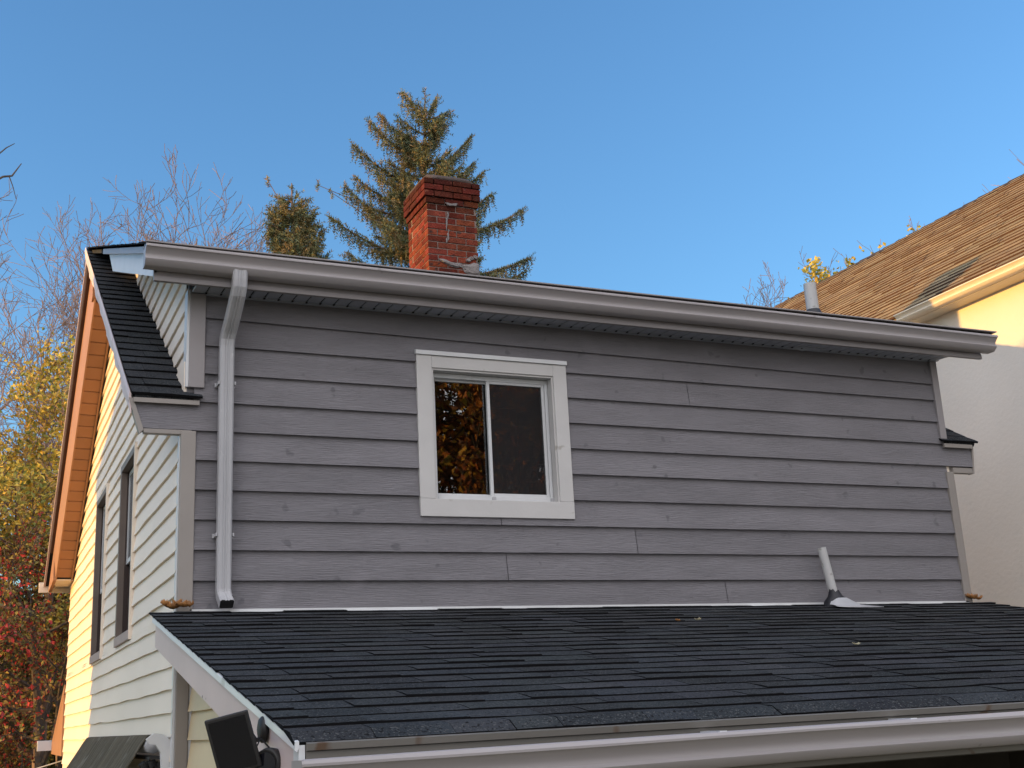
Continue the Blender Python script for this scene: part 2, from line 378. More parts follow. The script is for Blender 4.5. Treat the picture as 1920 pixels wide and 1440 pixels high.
# eave returns ---------------------------------------------------------
def ereturn(xa, xb, side):
    b = MB(); z0, z1 = 1.045, 1.262
    if side < 0:
        poly = [(-.235, z0+.01), (-.295, z1), (.06, z1), (.06, z0+.01)]
    else:
        poly = [(5.9, z0-.02), (5.9, z1-.01), (6.188, z1-.01), (6.155, z0-.02)]
    b.prism([(x, .004, z) for x, z in poly], (0, .035, 0)); b.build('eave_return', M['taupe'], H)
    b = MB()
    if side < 0:
        b.prism([(-.249, -.026, z0-.006), (-.314, -.026, 1.244), (-.292, -.026, 1.244), (-.228, -.026, z0+.012)], (0, .05, 0))
        b.box(-.226, .05, -.024, .025, z0-.006, z0+.021)
    else:
        b.prism([(6.152, -.022, z0-.03), (6.185, -.022, 1.245), (6.197, -.022, 1.245), (6.165, -.022, z0-.03)], (0, .05, 0))
        b.box(5.95, 6.150, -.022, .025, z0-.03, z0+.012)
    b.build('return_trim', M['taupe'], H, bevel=.002)
    b = MB(); x0, x1 = (-.31, .12) if side < 0 else (5.86, 6.2)
    b.box(x0+.02, x1-.03, -.040, -.018, 1.22 if side < 0 else 1.216, 1.247); b.build('drip_edge', M['taupe'], H)
ereturn(0, 0, -1); ereturn(0, 0, 1)

# main roof, front slope strips either side of the dormer + back slope ---------
UP = V((0, 1, SL)).normalized()
rf = MB()
L_ = (RY+.05)*math.hypot(1, SL)
shingles(rf, (0, -.05, EZ), (1, 0, 0), UP, lambda v: -.302, lambda v: .105 if v < .2 else .03, L_, expo=.168, seed=2, th=.013, lam=.003, wob=.014, tab=.4, tv=.1)
shingles(rf, (0, -.05, EZ), (1, 0, 0), UP, lambda v: 5.85 if v < .1 else 5.92, lambda v: 6.225, L_, seed=4)
nrm = V((0, -SL, 1)).normalized()
for (x0, x1) in ((-.285, .03), (5.925, 6.2)):
    p = V((x0, -.04, EZ)); q = V((x0, RY, RZ)); rf.prism([p-nrm*.002, q-nrm*.002, q-nrm*.03, p-nrm*.03], (x1-x0, 0, 0))
roof = rf.build('main_roof', [M['shingle'], M['edge_shade']], H)
bs = MB(); DN = V((0, 1, -SL)).normalized(); bn = V((0, SL, 1)).normalized()
p = V((-.285, RY, RZ)); q = V((-.285, 2*RY+.35, EZ-SL*.30))
bs.prism([p, q, q-bn*.02, p-bn*.02], (6.5, 0, 0))
shingles(bs, (0, 2*RY+.36, EZ-SL*.31), (1, 0, 0), -DN, lambda v: -.29, lambda v: 6.22, L_+.36, seed=6, segs=1, tab=.5)
bs.build('back_roof', [M['shingle'], M['edge_shade']], H)

# rakes of the left gable ---------------------------------------------
def rake(yA, zA, yB, zB, prof, name, mtl, t=None):
    """prof: polygon of (x, dz) swept from A to B on the plane of the slope"""
    b = MB(); b.loft([[V((x, yA, zA+d)) for x, d in prof], [V((x, yB, zB+d)) for x, d in prof]], True, True)
    return b.build(name, M[mtl], H)
bzA, byA = RZ, RY; byB = 2*RY+.33; bzB = RZ-SL*(byB-RY)
# back slope: drip edge, board coloured dark for its shadow band, tan fascia, planked soffit
SD = .5; yE = RY+(RZ-SD-1.065)/SL
rake(byA, bzA, byB, bzB, [(-.292, .006), (-.292, -.03), (-.270, -.03), (-.270, .006)], 'drip_edge', 'pinktrim')
rake(byA, bzA, 7.6, RZ-SL*(7.6-RY), [(-.268, -.031), (-.268, -.062), (-.228, -.062), (-.228, -.031)], 'rake_board', 'shadebrown')
rake(byA, bzA, yE, RZ-SL*(yE-RY), [(-.236, -.063), (-.236, -.30), (-.212, -SD-.012), (-.198, -SD-.012), (-.205, -.063)], 'rake_fascia', 'tanfascia')
sb = MB(); n = 25; Lr = yE-.01-byA-.03; rs = random.Random(4)
for i in range(n):
    a0 = byA+.03+Lr*i/n; a1 = byA+.03+Lr*(i+1)/n-.016
    z0, z1 = RZ-SL*(a0-RY)-SD, RZ-SL*(a1-RY)-SD; t = 1+rs.uniform(-.12, .12)
    sb.prism([(-.204, a0, z0), (-.204, a1, z1), (-.204, a1, z1+.02), (-.204, a0, z0+.02)], (.174, 0, -.004), t)
sb.build('rake_soffit', M['tansoffit'], H)
rake(byA, RZ-SD+.012, yE, RZ-SD+.012-SL*(yE-RY), [(-.19, 0), (-.19, .02), (-.02, .02), (-.02, 0)], 'soffit_backing', 'shadebrown')
rake(byA+.02, RZ-SD, yE+.02, RZ-SD-SL*(yE-RY), [(-.046, -.028), (-.046, .02), (-.028, .02), (-.028, -.028)], 'frieze_trim', 'tanfascia')
b = MB(); b.prism([(-.232, RY-.03, RZ-.08), (-.232, RY-.03, RZ-SD+.03), (-.232, RY+.05, RZ-SD+.0), (-.232, RY+.05, RZ-.10)], (.215, 0, 0)); b.build('soffit_end', M['tansoffit'], H)
# far eave box and gutter
b = MB(); b.box(-.185, 6.1, HD-.02, HD+.3, 1.035, 1.055); b.box(-.235, 6.15, HD+.3, HD+.325, .99, 1.19); b.build('eave_soffit', M['ncream'], H)
b = MB(); b.prism([(-.237, yE-.02, 1.045), (-.237, HD+.31, .995), (-.237, HD+.31, 1.03), (-.237, 7.6, RZ-SL*(7.6-RY)-.065), (-.237, yE-.02, RZ-SL*(yE-RY)-.065)], (.034, 0, 0)); b.build('rake_end', M['tanfascia'], H)
b = MB(); b.box(-.205, -.02, yE, HD-.022, 1.046, 1.062); b.build('eave_soffit', M['ncream'], H)
for yy in (HD+.07, HD+.18):
    b = MB(); b.box(-.17, -.02, yy, yy+.018, 1.031, 1.0345); b.build('soffit_vent', M['dark'], H)
gutter('gutter', -.335, 6.2, HD+.327, 1.115, 1, 0, M['ncream'], H)
# front slope: flashing strip hanging over the shingle edge, in lengths, and the narrow soffit
fr = MB(); ys = [-.03, .55, 1.05, 1.62, 2.2, 2.42, 2.9, 3.4, 3.915]
for i in range(len(ys)-1):
    a, b_ = ys[i]+.008, ys[i+1]-.004; n = 7; rows = []
    for k in range(n+1):
        y = a+(b_-a)*k/n; z = roofz(y); wv = noise.noise(V((y*4, 2, 5)))*.012
        rows.append([V((-.312, y, z+.012)), V((-.317-wv*.3, y, z-.03)), V((-.305+wv*.6, y, z-.125+wv-(.02 if i in (0, 2, 6) else 0)*k/n)), V((-.298+wv*.6, y, z-.125+wv)), V((-.302, y, z-.01))])
    fr.loft(rows, True, True)
fr.build('rake_flashing', M['pinktrim'], H)
rake(.06, roofz(.06), RY-.01, RZ, [(-.296, -.03), (-.296, -.055), (-.02, -.055), (-.02, -.03)], 'rake_soffit', 'taupe')

# dormer side walls ------------------------------------------------------
ds = MB(); st = .1303
Pd = lambda u, z, o: V((.03-o, u, z))
def dlo(z): return max(.05, (z+.02-DZ)/DS+DE)
def dhi(z): return max(.06, (z-EZ)/SL-.05+.02)
siding(ds, Pd, 1.33, st, 13, dlo, dhi, ob=.020, ot=.004, seg=.4, tv=.02, rng=random.Random(2))
ds.prism([(.035, .05, 1.3), (.035, .05, 2.1), (.035, 3.9, 3.6)], (.05, 0, 0))
ds.build('dormer_side_wall', M['cream'], H)
b = MB(); b.prism([(5.92, .05, 1.28), (5.92, .05, 2.1), (5.92, 3.9, 3.62)], (-.05, 0, 0)); b.build('dormer_side_wall', M['cream'], H)

# dormer roof --------------------------------------------------------------
dr = MB(); DU = V((0, 1, DS)).normalized(); dn = V((0, -DS, 1)).normalized()
shingles(dr, (0, DE+.01, DZ+.012), (1, 0, 0), DU, lambda v: -.292, lambda v: 6.235, (RY-DE)*math.hypot(1, DS), seed=9, segs=2)
for k in range(22):                                    # ridge caps
    x = -.29+k*.297; dr.prism([(x, RY-.13, RZ-.035), (x, RY, RZ+.022), (x, RY+.13, RZ-.06), (x, RY, RZ-.0)], (.31, 0, .0))
p = V((-.262, DE+.02, DZ)); q = V((-.262, RY, RZ-.01)); dr.prism([p, q, q-dn*.03, p-dn*.03], (6.462, 0, 0))
droof = dr.build('dormer_roof', [M['shingle'], M['edge_shade']], H)
def drake(x0, x1, mtl):
    b = MB(); yl = -.252
    t = lambda y: dormz(y)-.012
    yb = (1.905-(EZ)+.0)/SL-.05
    # board follows the dormer slope; its lower tail is cut level, its foot dies into the shingles
    yi = 2.62
    bt = lambda y: 1.945+DS*(y+.21)
    poly = [(yl, t(yl)), (yl, bt(yl)), (2.16, bt(2.16)), (2.585, t(2.585))]
    b.prism([(x0, y, z) for y, z in poly], (x1-x0, 0, 0)); return b.build('dormer_rake_board', M[mtl], H)
drake(-.228, -.206, 'whitemetal'); drake(6.165, 6.187, 'fascia')
b = MB(); b.loft([[V((x, y, dormz(y)+d)) for x, d in ((-.268, -.006), (-.268, -.05), (-.229, -.05), (-.229, -.006))] for y in (-.25, 2.6)], True, True)
b.build('drip_edge', M['fascia'], H)
# fascia, soffit
b = MB(); b.box(-.226, 6.186, -.252, -.232, 1.902, 2.125)
b.prism([(-.226, -.252, 1.955), (-.226, -.262, 1.93), (-.226, -.262, 1.902), (-.226, -.252, 1.902)], (6.412, 0, 0))
b.build('fascia', M['fascia'], H, bevel=.002)
sf = MB(); n = 66
for i in range(n):
    x0 = .03+5.9*i/n; sf.prism([(x0, -.231, 1.925), (x0+.004, -.231, 1.919), (x0+5.9/n-.011, -.231, 1.919), (x0+5.9/n-.007, -.231, 1.925)], (0, .20, .012))
soff = sf.build('soffit', M['soffit'], H)
sv = MB(); sv.box(.03, 5.93, -.23, -.005, 1.946, 1.955)
for i in range(n): x0 = .03+5.9*(i+1)/n-.012; sv.box(x0+.002, x0+.013, -.062, -.042, 1.924, 1.9285)
sv.build('soffit_vent', M['dark'], soff)
b = MB(); b.box(.02, 5.93, -.034, -.008, 1.925, 1.948); b.build('frieze_trim', M['soffit'], H)
b = MB(); b.prism([(4.55, -.10, 1.918), (4.75, -.10, 1.918), (4.8, -.04, 1.93), (4.7, -.03, 1.915), (4.66, -.05, 1.92), (4.6, -.03, 1.91), (4.5, -.04, 1.93)], (0, 0, .02)); b.build('soffit_patch', M['soffit'], H)
gutter('gutter', -.285, 6.255, -.264, 2.080, -1, -.014, M['gutter'], H)
b = MB(); b.box(-.29, 6.25, -.395, -.255, 2.089, 2.097); b.build('drip_edge', M['fascia'], H)

# downspout ------------------------------------------------------------------
dp = MB(); path = [(.262, -.325, 1.985), (.262, -.325, 1.93), (.262, -.32, 1.89), (.259, -.30, 1.85), (.252, -.20, 1.752), (.245, -.115, 1.675), (.24, -.087, 1.635), (.238, -.078, 1.585), (.238, -.078, .12), (.24, -.088, .085), (.246, -.15, .028)]
hw, hd = .039, .031; rings = []
for i, p in enumerate(path):
    p = V(p); t = (V(path[min(i+1, len(path)-1)])-V(path[max(0, i-1)])); t.x = 0; t.normalize(); a = V((1, 0, 0)); c = a.cross(t)
    k = 1.05 if i <= 7 else 1; cr = .008
    rings.append([p+a*x*k+c*y*k for x, y in ((-hw+cr, -hd), (-.016, -hd), (-.012, -hd+.004), (-.004, -hd+.004), (0, -hd), (.004, -hd+.004), (.012, -hd+.004), (.016, -hd), (hw-cr, -hd), (hw, -hd+cr), (hw, hd-cr), (hw-cr, hd), (-hw+cr, hd), (-hw, hd-cr), (-hw, -hd+cr))])
dp.loft(rings, True, False)
down = dp.build('downspout', M['down'], H)
sm = down.modifiers.new('solid', 'SOLIDIFY'); sm.thickness = .002
b = MB(); b.obox((.246, -.128, .046), (.038, 0, 0), (0, .02, -.018), (0, .018, .02)); b.build('downspout_mouth', M['dark'], down)
for zz in (1.35, .435):
    b = MB(); b.box(.178, .299, -.04, -.028, zz-.012, zz+.012); b.box(.186, .194, -.108, -.03, zz-.01, zz+.01); b.box(.283, .291, -.108, -.03, zz-.01, zz+.01)
    b.build('downspout_strap', M['down'], down)

# front window ---------------------------------------------------------------
wx0, wx1, wz0, wz1 = 1.476, 2.567, .58, 1.648
ix0, ix1, iz0, iz1 = 1.582, 2.466, .695, 1.565
win = MB(); yf = -.032
win.box(wx0, ix0, yf, .01, iz0, wz1); win.box(ix1, wx1, yf, .01, iz0, wz1); win.box(ix0, ix1, yf+.001, .01, iz1, wz1-.0); win.box(wx0, wx1, yf-.002, .01, wz0, iz0-.001)
window = win.build('window', M['white'], H, bevel=.003)
b = MB(); b.box(wx0-.006, wx1+.004, yf-.012, .0, wz1+.001, wz1+.028); b.prism([(wx0-.006, -.044, wz1+.028), (wx0-.006, -.002, wz1+.04), (wx0-.006, -.002, wz1+.028)], (1.1, 0, 0)); b.build('head_flashing', M['whitemetal'], window)
b = MB(); J2 = .012
b.box(ix0, ix0+J2, -.02, .12, iz0, iz1); b.box(ix1-J2, ix1, -.02, .12, iz0, iz1); b.box(ix0+J2, ix1-J2, -.02, .12, iz1-J2, iz1)
b.prism([(ix0+J2, -.028, iz0-.004), (ix0+J2, .12, iz0+.012), (ix0+J2, .12, iz0-.01), (ix0+J2, -.02, iz0-.02)], (ix1-ix0-2*J2, 0, 0)); b.build('window_reveal', M['white'], window)
b = MB(); fx0, fx1, fz0, fz1 = ix0+.013, ix1-.013, iz0+.012, iz1-.014; ft = .03
b.box(fx0, fx0+ft, .045, .105, fz0, fz1); b.box(fx1-.022, fx1, .045, .105, fz0, fz1); b.box(fx0+ft, fx1-.022, .045, .105, fz0, fz0+ft); b.box(fx0+ft, fx1-.022, .045, .105, fz1-ft, fz1)
b.box(fx1-.010, fx1-.006, .038, .05, fz0+.01, fz1-.01)
b.build('window_frame', M['vinylwhite'], window, bevel=.003)
mx = 2.012
def sash(x0, x1, y0, y1, z0, z1, t=.022):
    s_ = MB(); s_.box(x0, x0+t, y0, y1, z0, z1); s_.box(x1-t, x1, y0, y1, z0, z1); s_.box(x0+t, x1-t, y0, y1, z0, z0+t); s_.box(x0+t, x1-t, y0, y1, z1-t, z1)
    return s_.build('sash', M['vinylwhite'], window, bevel=.003)
sash(fx0+ft, mx+.012, .078, .10, fz0+ft, fz1-ft, .014); sash(mx-.012, fx1-.024, .05, .074, fz0+ft-.004, fz1-ft+.004)
b = MB(); b.box(fx0+ft+.012, mx, .088, .092, fz0+ft+.01, fz1-ft-.01); b.build('pane', M['glass'], window)
b = MB(); b.box(mx+.008, fx1-.040, .062, .066, fz0+ft+.016, fz1-ft-.016); b.build('pane', M['glass'], window)
b = MB(); b.box(mx+.010, fx1-.042, .0525, .054, fz0+ft+.018, fz1-ft-.018); b.build('insect_screen', M['screen'], window)
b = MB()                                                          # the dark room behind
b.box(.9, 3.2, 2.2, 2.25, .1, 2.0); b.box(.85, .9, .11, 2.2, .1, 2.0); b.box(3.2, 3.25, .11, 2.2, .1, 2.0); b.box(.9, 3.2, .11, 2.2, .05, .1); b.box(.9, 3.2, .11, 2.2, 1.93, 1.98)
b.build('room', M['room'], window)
for x in (2.005, 2.43):
    b = MB(); b.box(x, x+.024, .036, .05, fz0+.0, fz0+.022); b.build('window_latch', M['down'], window)

# gable windows ------------------------------------------------------------------
def gwin(y0, y1, z0, z1):
    b = MB(); c = .055
    b.box(-.03, .02, y0, y0+c, z0, z1); b.box(-.03, .02, y1-c, y1, z0, z1); b.box(-.03, .02, y0+c, y1-c, z1-c, z1)
    o = b.build('window', M['winbrown'], H, bevel=.003)
    b = MB(); b.box(-.036, .02, y0-.004, y1+.004, z0-.02, z0+.05); b.build('window_sill', M['sillbrown'], o, bevel=.003)
    b = MB(); b.box(-.034, -.003, y0-.016, y0-.002, z0-.02, z1+.012); b.box(-.026, -.003, y1+.002, y1+.014, z0-.02, z1+.012); b.box(-.028, -.003, y0-.002, y1+.002, z1+.001, z1+.014)
    b.build('window_trim', M['cream'], o)
    b = MB(); b.box(.0205, .1, y0+.03, y0+c, z0+.05, z1-.02); b.box(.0205, .1, y1-c, y1-.03, z0+.05, z1-.02); b.box(.0205, .1, y0+c, y1-c, z1-c, z1-.02); b.box(.0205, .1, y0+c, y1-c, z0+.03, z0+.06)
    b.build('window_reveal', M['windark'], o)
    zm = z0+.62
    for (za, zb, xx) in ((zm, z1-.06, .03), (z0+.06, zm+.02, .05)):
        s_ = MB(); a, d = y0+c+.002, y1-c-.002; t = .034
        s_.box(xx, xx+.018, a, a+t, za, zb); s_.box(xx, xx+.018, d-t, d, za, zb); s_.box(xx, xx+.018, a+t, d-t, za, za+t); s_.box(xx, xx+.018, a+t, d-t, zb-t, zb)
        s_.build('sash', M['vinylwhite' if za == zm else 'windark'], o)
        s_ = MB(); s_.box(xx+.006, xx+.01, a+t, d-t, za+t, zb-t); s_.build('pane', M['greypane'], o)
    b = MB(); b.box(.1, .12, y0, y1, z0, z1); b.build('window_back', M['dark'], o)
gwin(W1[0], W1[1], W1[2], W1[3]); gwin(W2[0], W2[1], W2[2], W2[3])

# chimney -------------------------------------------------------------------------
ch = MB(); cx0, cx1, cy0, cy1 = 2.845, 3.382, 3.31, 3.88; rc = random.Random(12); hC = .0677
ch.box(cx0+.006, cx1-.006, cy0+.006, cy1-.006, 3.2, 4.60, mi=1)
cz = 3.24; k = 0
def bricks_ring(z, grow, h, k):
    x0, x1, y0, y1 = cx0-grow, cx1+grow, cy0-grow, cy1+grow
    def run(L, off):
        a = -off; out = []
        while a < L-.001:
            s0, s1 = max(a, 0), min(a+.205, L); a += .205
            if s1-s0 > .03: out.append((s0+.005, s1-.005))
        return out
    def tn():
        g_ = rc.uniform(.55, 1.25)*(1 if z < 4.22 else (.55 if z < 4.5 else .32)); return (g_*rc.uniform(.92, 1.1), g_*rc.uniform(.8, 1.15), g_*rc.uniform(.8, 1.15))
    d = .09
    for s0, s1 in run(x1-x0, .1 if k % 2 else 0):
        j = rc.uniform(-.002, .003); a = x0 if s0 < .01 else x0+s0; b_ = x1 if x0+s1 > x1-.008 else x0+s1
        ch.box(a, b_, y0-j, y0+d, z+.004, z+h-.005, tn())
        ch.box(a, b_, y1-d, y1+j, z+.004, z+h-.005, tn())
    for s0, s1 in run(y1-y0-2*d, .05 if k % 2 else .12):
        j = rc.uniform(-.002, .003); yy = y0+d
        ch.box(x0-j, x0+d, yy+s0, yy+s1, z+.004, z+h-.005, tn()); ch.box(x1-d, x1+j, yy+s0, yy+s1, z+.004, z+h-.005, tn())
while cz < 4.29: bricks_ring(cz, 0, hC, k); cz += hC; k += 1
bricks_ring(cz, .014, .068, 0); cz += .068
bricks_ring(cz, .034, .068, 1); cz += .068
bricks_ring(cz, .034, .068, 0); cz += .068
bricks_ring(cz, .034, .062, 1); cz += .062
chim = ch.build('chimney', [M['brick'], M['mortar']], roof, bevel=.004)
cp = MB(); g_ = .028; rng = random.Random(3); rings = []
for (s, z) in ((.028, cz-.004), (.03, cz+.02), (.0, cz+.05), (-.1, cz+.065)):
    rg = []
    for i in range(24):
        a = i/24*4; e = int(a); f = a-e; c = [(-1, -1), (1, -1), (1, 1), (-1, 1)]; p0, p1 = c[e], c[(e+1) % 4]
        x, y = p0[0]+(p1[0]-p0[0])*f, p0[1]+(p1[1]-p0[1])*f
        rr = 1-.08*max(0, abs(x)+abs(y)-1.4)
        rg.append(V(((cx0+cx1)/2+x*rr*((cx1-cx0)/2+s), (cy0+cy1)/2+y*rr*((cy1-cy0)/2+s), z+rng.uniform(-.006, .006)-(.03 if (x > .8 and z > cz+.01) else 0))))
    rings.append(rg)
cp.loft(rings, True, True); cp.build('chimney_crown', M['crown'], roof, True)
pg = MB(); rp = random.Random(9)
def blob(pts, y0, th):                               # irregular smear of mortar on the front face
    n = len(pts); c = V((sum(p[0] for p in pts)/n, y0-th, sum(p[1] for p in pts)/n))
    o = [V((p[0], y0+.002, p[1])) for p in pts]; i_ = [V((c.x+(p[0]-c.x)*.72+rp.uniform(-.006, .006), y0-th*rp.uniform(.6, 1.1), c.z+(p[1]-c.z)*.72+rp.uniform(-.006, .006))) for p in pts]
    pg.loft([o, i_], True, False); pg.add(i_+[c], [(k, (k+1) % n, n) for k in range(n)])
blob([(2.94, 3.735), (3.0, 3.74), (3.06, 3.715), (3.14, 3.70), (3.2, 3.71), (3.2, 3.67), (3.14, 3.655), (3.08, 3.665), (3.02, 3.69), (2.97, 3.71)], cy0-.004, .018)
blob([(3.19, 3.70), (3.26, 3.705), (3.33, 3.735), (3.384, 3.725), (3.386, 3.6), (3.3, 3.585), (3.22, 3.62)], cy0-.004, .022)
for (x, z) in ((3.3, 3.775), (3.345, 3.79), (3.27, 3.75)): blob([(x+.03*math.cos(a*.9), z+.022*math.sin(a*.9)) for a in range(7)], cy0-.004, .025)
pg.build('mortar_smear', M['parging'], roof); pg = MB()
zz = 4.24
while zz > 3.93:                                      # the pale drip down the middle of the front
    x = 3.055+.012*math.sin(zz*30)+rp.uniform(-.006, .006); hgt = rp.uniform(.03, .06); ww = rp.uniform(.005, .012)
    blob([(x-ww, zz), (x, zz+.012), (x+ww, zz), (x+ww*.8, zz-hgt), (x-ww*.6, zz-hgt-.01)], cy0-.003, .008); zz -= hgt*.9
pg.build('mortar_smear', M['parging'], roof); pg = MB()
blob([(3.03, 4.34), (3.1, 4.335), (3.17, 4.345), (3.15, 4.315), (3.06, 4.312)], cy0-.03, .006)
pg.build('mortar_smear', M['parging'], roof)
b = MB(); b.tube([(5.19, .5, 2.36), (5.185, .5, 2.705)], .052, 20); vp = b.build('vent_pipe', M['pvc'], roof, True)
e = vp.modifiers.new('split', 'EDGE_SPLIT')
b = MB(); b.tube([(5.19, .5, 2.38), (5.19, .5, 2.46), (5.19, .5, 2.475)], [.10, .062, .055], 20); b.build('pipe_boot', M['rubber'], roof)

# lower roof in front ------------------------------------------------------------
LS = .2065; LY = -3.36; LZ = LS*LY
lr = MB(); LU = V((0, 1, LS)).normalized()
shingles(lr, (0, LY, LZ), (1, 0, 0), LU, lambda v: -.166, lambda v: 6.1, -LY*math.hypot(1, LS)-.02, seed=21, th=.0085, lam=.0035, curl=.016, expo=.1445, tab=.30, wob=.015, tv=.24, hue=.06)
ln = V((0, -LS, 1)).normalized(); p = V((-.14, LY+.02, LZ+LS*.02)); q = V((-.14, -.005, -.001))
lr.prism([p-ln*.004, q-ln*.004, q-ln*.03, p-ln*.03], (6.22, 0, 0))
lower = lr.build('lower_roof', [M['shingle'], M['edge_shade']], H)
b = MB(); b.prism([(.06, -.03, .014), (.06, -.021, .014), (.06, -.021, -.01), (.06, -.06, -.012), (.06, -.06, -.007), (.06, -.03, -.002)], (5.85, 0, 0)); b.build('wall_flashing', M['whitemetal'], lower)
# rake board of the lower roof + drip edge
def lrz(y): return LS*y
b = MB(); b.prism([(-.150, LY+.055, lrz(LY+.055)-.02), (-.150, -.20, lrz(-.20)-.02), (-.150, -.20, lrz(-.2)-.162), (-.150, LY+.055, lrz(LY+.055)-.182)], (.02, 0, 0)); b.build('rake_board', M['pinktrim'], lower, bevel=.002)
b = MB(); b.prism([(-.153, LY-.012, lrz(LY)-.02), (-.153, LY+.053, lrz(LY+.055)-.02), (-.153, LY+.053, lrz(LY+.055)-.19), (-.153, LY-.012, lrz(LY)-.20)], (.02, 0, 0)); b.build('rake_end', M['whitemetal'], lower)
b = MB(); n = 18; rows = []
for i in range(n+1):
    y = LY-.015+(-.17-LY+.015)*i/n; z = lrz(y)+noise.noise(V((y*3, 0, 0)))*.003
    rows.append([V((-.160, y, z-.004)), V((-.164, y, z-.006)), V((-.166, y, z-.03)), V((-.158, y, z-.036)), V((-.152, y, z-.022)), V((-.152, y, z-.004))])
b.loft(rows, True, True); b.build('drip_edge', M['whitemetal'], lower)
b = MB(); b.box(-.13, 6.08, LY-.012, LY+.01, LZ-.195, LZ-.018); b.build('fascia', M['lowfascia'], lower)
b = MB(); b.prism([(-.13, LY-.013, LZ-.012), (-.13, LY-.03, LZ-.016), (-.13, LY-.026, LZ-.036), (-.13, LY-.013, LZ-.04)], (6.2, 0, 0)); b.build('drip_edge', M['lowfascia'], lower)
lg = gutter('gutter', -.175, 6.2, LY-.028, -.757, -1, .030, M['gutter'], lower)
for x in (1.28, 2.12, 3.0, 4.2):
    b = MB(); b.box(x, x+.03, LY-.145, LY-.02, -.757+.03*(x+.175)/6.4-.004, -.750+.03*(x+.175)/6.4); b.build('gutter_hanger', M['galv'], lg)
b = MB(); b.box(.07, 5.99, LY+.012, -.1, LZ-.20, LZ-.185); b.build('porch_ceiling', M['porch'], lower)
b = MB(); b.box(.13, 6.0, -.1, -.06, -3.4, LZ-.185); b.build('porch_wall', M['porch'], lower)
b = MB(); b.box(6.0, 6.04, LY+.05, -.06, -3.4, LZ-.185); b.build('porch_wall', M['porch'], lower)
b = MB(); b.prism([(.087, -.03, -.08), (.087, LY+.36, lrz(LY+.36)-.06), (.087, LY+.36, -3.4), (.087, -.03, -3.4)], (.04, 0, 0)); b.build('extension_wall_core', M['yellowvinyl'], H)
ew = MB(); Pe = lambda u, z, o: V((.085-o, u, z))
siding(ew, Pe, -.40-.152*6, .152, 9, lambda z: max(LY+.36, min(0, (z+.13)/LS)), lambda z: -.045, ob=.026, ot=.004, wave=.006, seg=.3, rng=random.Random(31))
ew.build('extension_wall', M['yellowvinyl'], H)
# pipe through the lower roof
b = MB(); b.tube([(4.565, -.13, -.02), (4.505, -.11, .395)], .032, 16); o = b.build('vent_pipe', M['pvc'], lower, True); o.modifiers.new('split', 'EDGE_SPLIT')
b = MB(); rings = []; rb = random.Random(5)
for (f, r) in ((-.03, .088), (.03, .075), (.07, .05), (.105, .037)):
    rings.append([V((4.562-.06*f/.4+math.cos(i*.3927)*r*(1.25 if f < .05 else 1), -.14+math.sin(i*.3927)*r, -.02+f+(rb.uniform(-.014, .014) if f > .1 else 0))) for i in range(16)])
b.loft(rings, True, False); b.build('pipe_boot', M['rubber'], lower, True)
b = MB(); pp = []
for (x, y) in ((4.43, -.30), (4.50, -.34), (4.66, -.36), (4.78, -.37), (4.70, -.25), (4.62, -.16), (4.5, -.16)): pp.append(V((x, y, lrz(y)+.022)))
b.prism(pp, (0, 0, .004))
rows = [[V((4.57+.12*math.cos(a), -.2-.13*math.sin(a)*1.0, lrz(-.2-.13*math.sin(a))+.026+h)) for a in [i*math.pi/10 for i in range(11)]] for h in (0,)]
rows.append([V((4.568+.06*math.cos(a), -.16-.05*math.sin(a), -.02+.05)) for a in [i*math.pi/10 for i in range(11)]])
b.loft(rows, False, False); b.build('pipe_flashing', M['galv'], lower, True)

# back porch seen past the far corner
b = MB(); P0, P1 = V((-.03, HD+.02, -.08)), V((-.03, 9.5, -.72)); dn2 = V((0, 0, -1))
b.prism([P0, P1, P1+dn2*.13, V((-.03, HD+.02, -.86))], (.03, 0, 0)); b.build('porch_rake_board', M['tanfascia'], H)
b = MB(); b.prism([P0, P1, P1+V((0, 0, .03)), P0+V((0, 0, .03))], (5.5, 0, 0)); b.prism([P0+dn2*.1, P1+dn2*.1, P1+dn2*.11, P0+dn2*.11], (5.5, 0, 0)); b.build('porch_roof', M['shingle'], H)
gutter('gutter', -.19, 5.5, 9.5, -.69, 1, 0, M['whitemetal'], H)

# ================================================================== awning on the gable
aw = thing('retractable_awning', (-.1, 2.1, -.72), 'weathered dark canvas awning sloping down from the cream gable wall', 'awning')
b = MB(); rows = []
for i in range(25):
    y = .27+3.75*i/24; wv = noise.noise(V((y*2.2, 1, 0)))*.012; rr = []
    for (x, z) in ((-.055, -.685), (-.075, -.668), (-.105, -.672), (-.135, -.715), (-.2, -.82), (-.4, -1.13), (-.75, -1.62)):
        f = min(1, (abs(x)-.05)/.3); rr.append(V((x-wv*f*.6, y+.0*f, z+wv*f)))
    rows.append(rr)
b.loft(rows, False, False); o = b.build('canopy', M['awning'], aw, True); s_ = o.modifiers.new('solid', 'SOLIDIFY'); s_.thickness = .004; s_.offset = -1
b = MB(); b.tube([(-.085, .2, -.725), (-.085, 4.0, -.725)], .043, 16); b.build('roller', M['down'], aw, True)
b = MB(); b.prism([(-.135, .075, -.69), (-.10, .075, -.664), (-.055, .075, -.672), (-.022, .075, -.70), (-.008, .075, -.74), (-.006, .075, -.86), (-.05, .075, -.86), (-.058, .075, -.76), (-.09, .075, -.715), (-.12, .075, -.71)], (0, .05, 0)); b.build('bracket', M['whitemetal'], aw, bevel=.006)
b = MB(); b.tube([(-.05, .22, -.86), (-.35, .24, -1.15), (-.7, .25, -1.6)], .014, 8); b.box(-.12, -.03, .13, 4.0, -.80, -.785); b.build('arm', M['blackplastic'], aw)
rings = []
b = MB(); rq = random.Random(2)
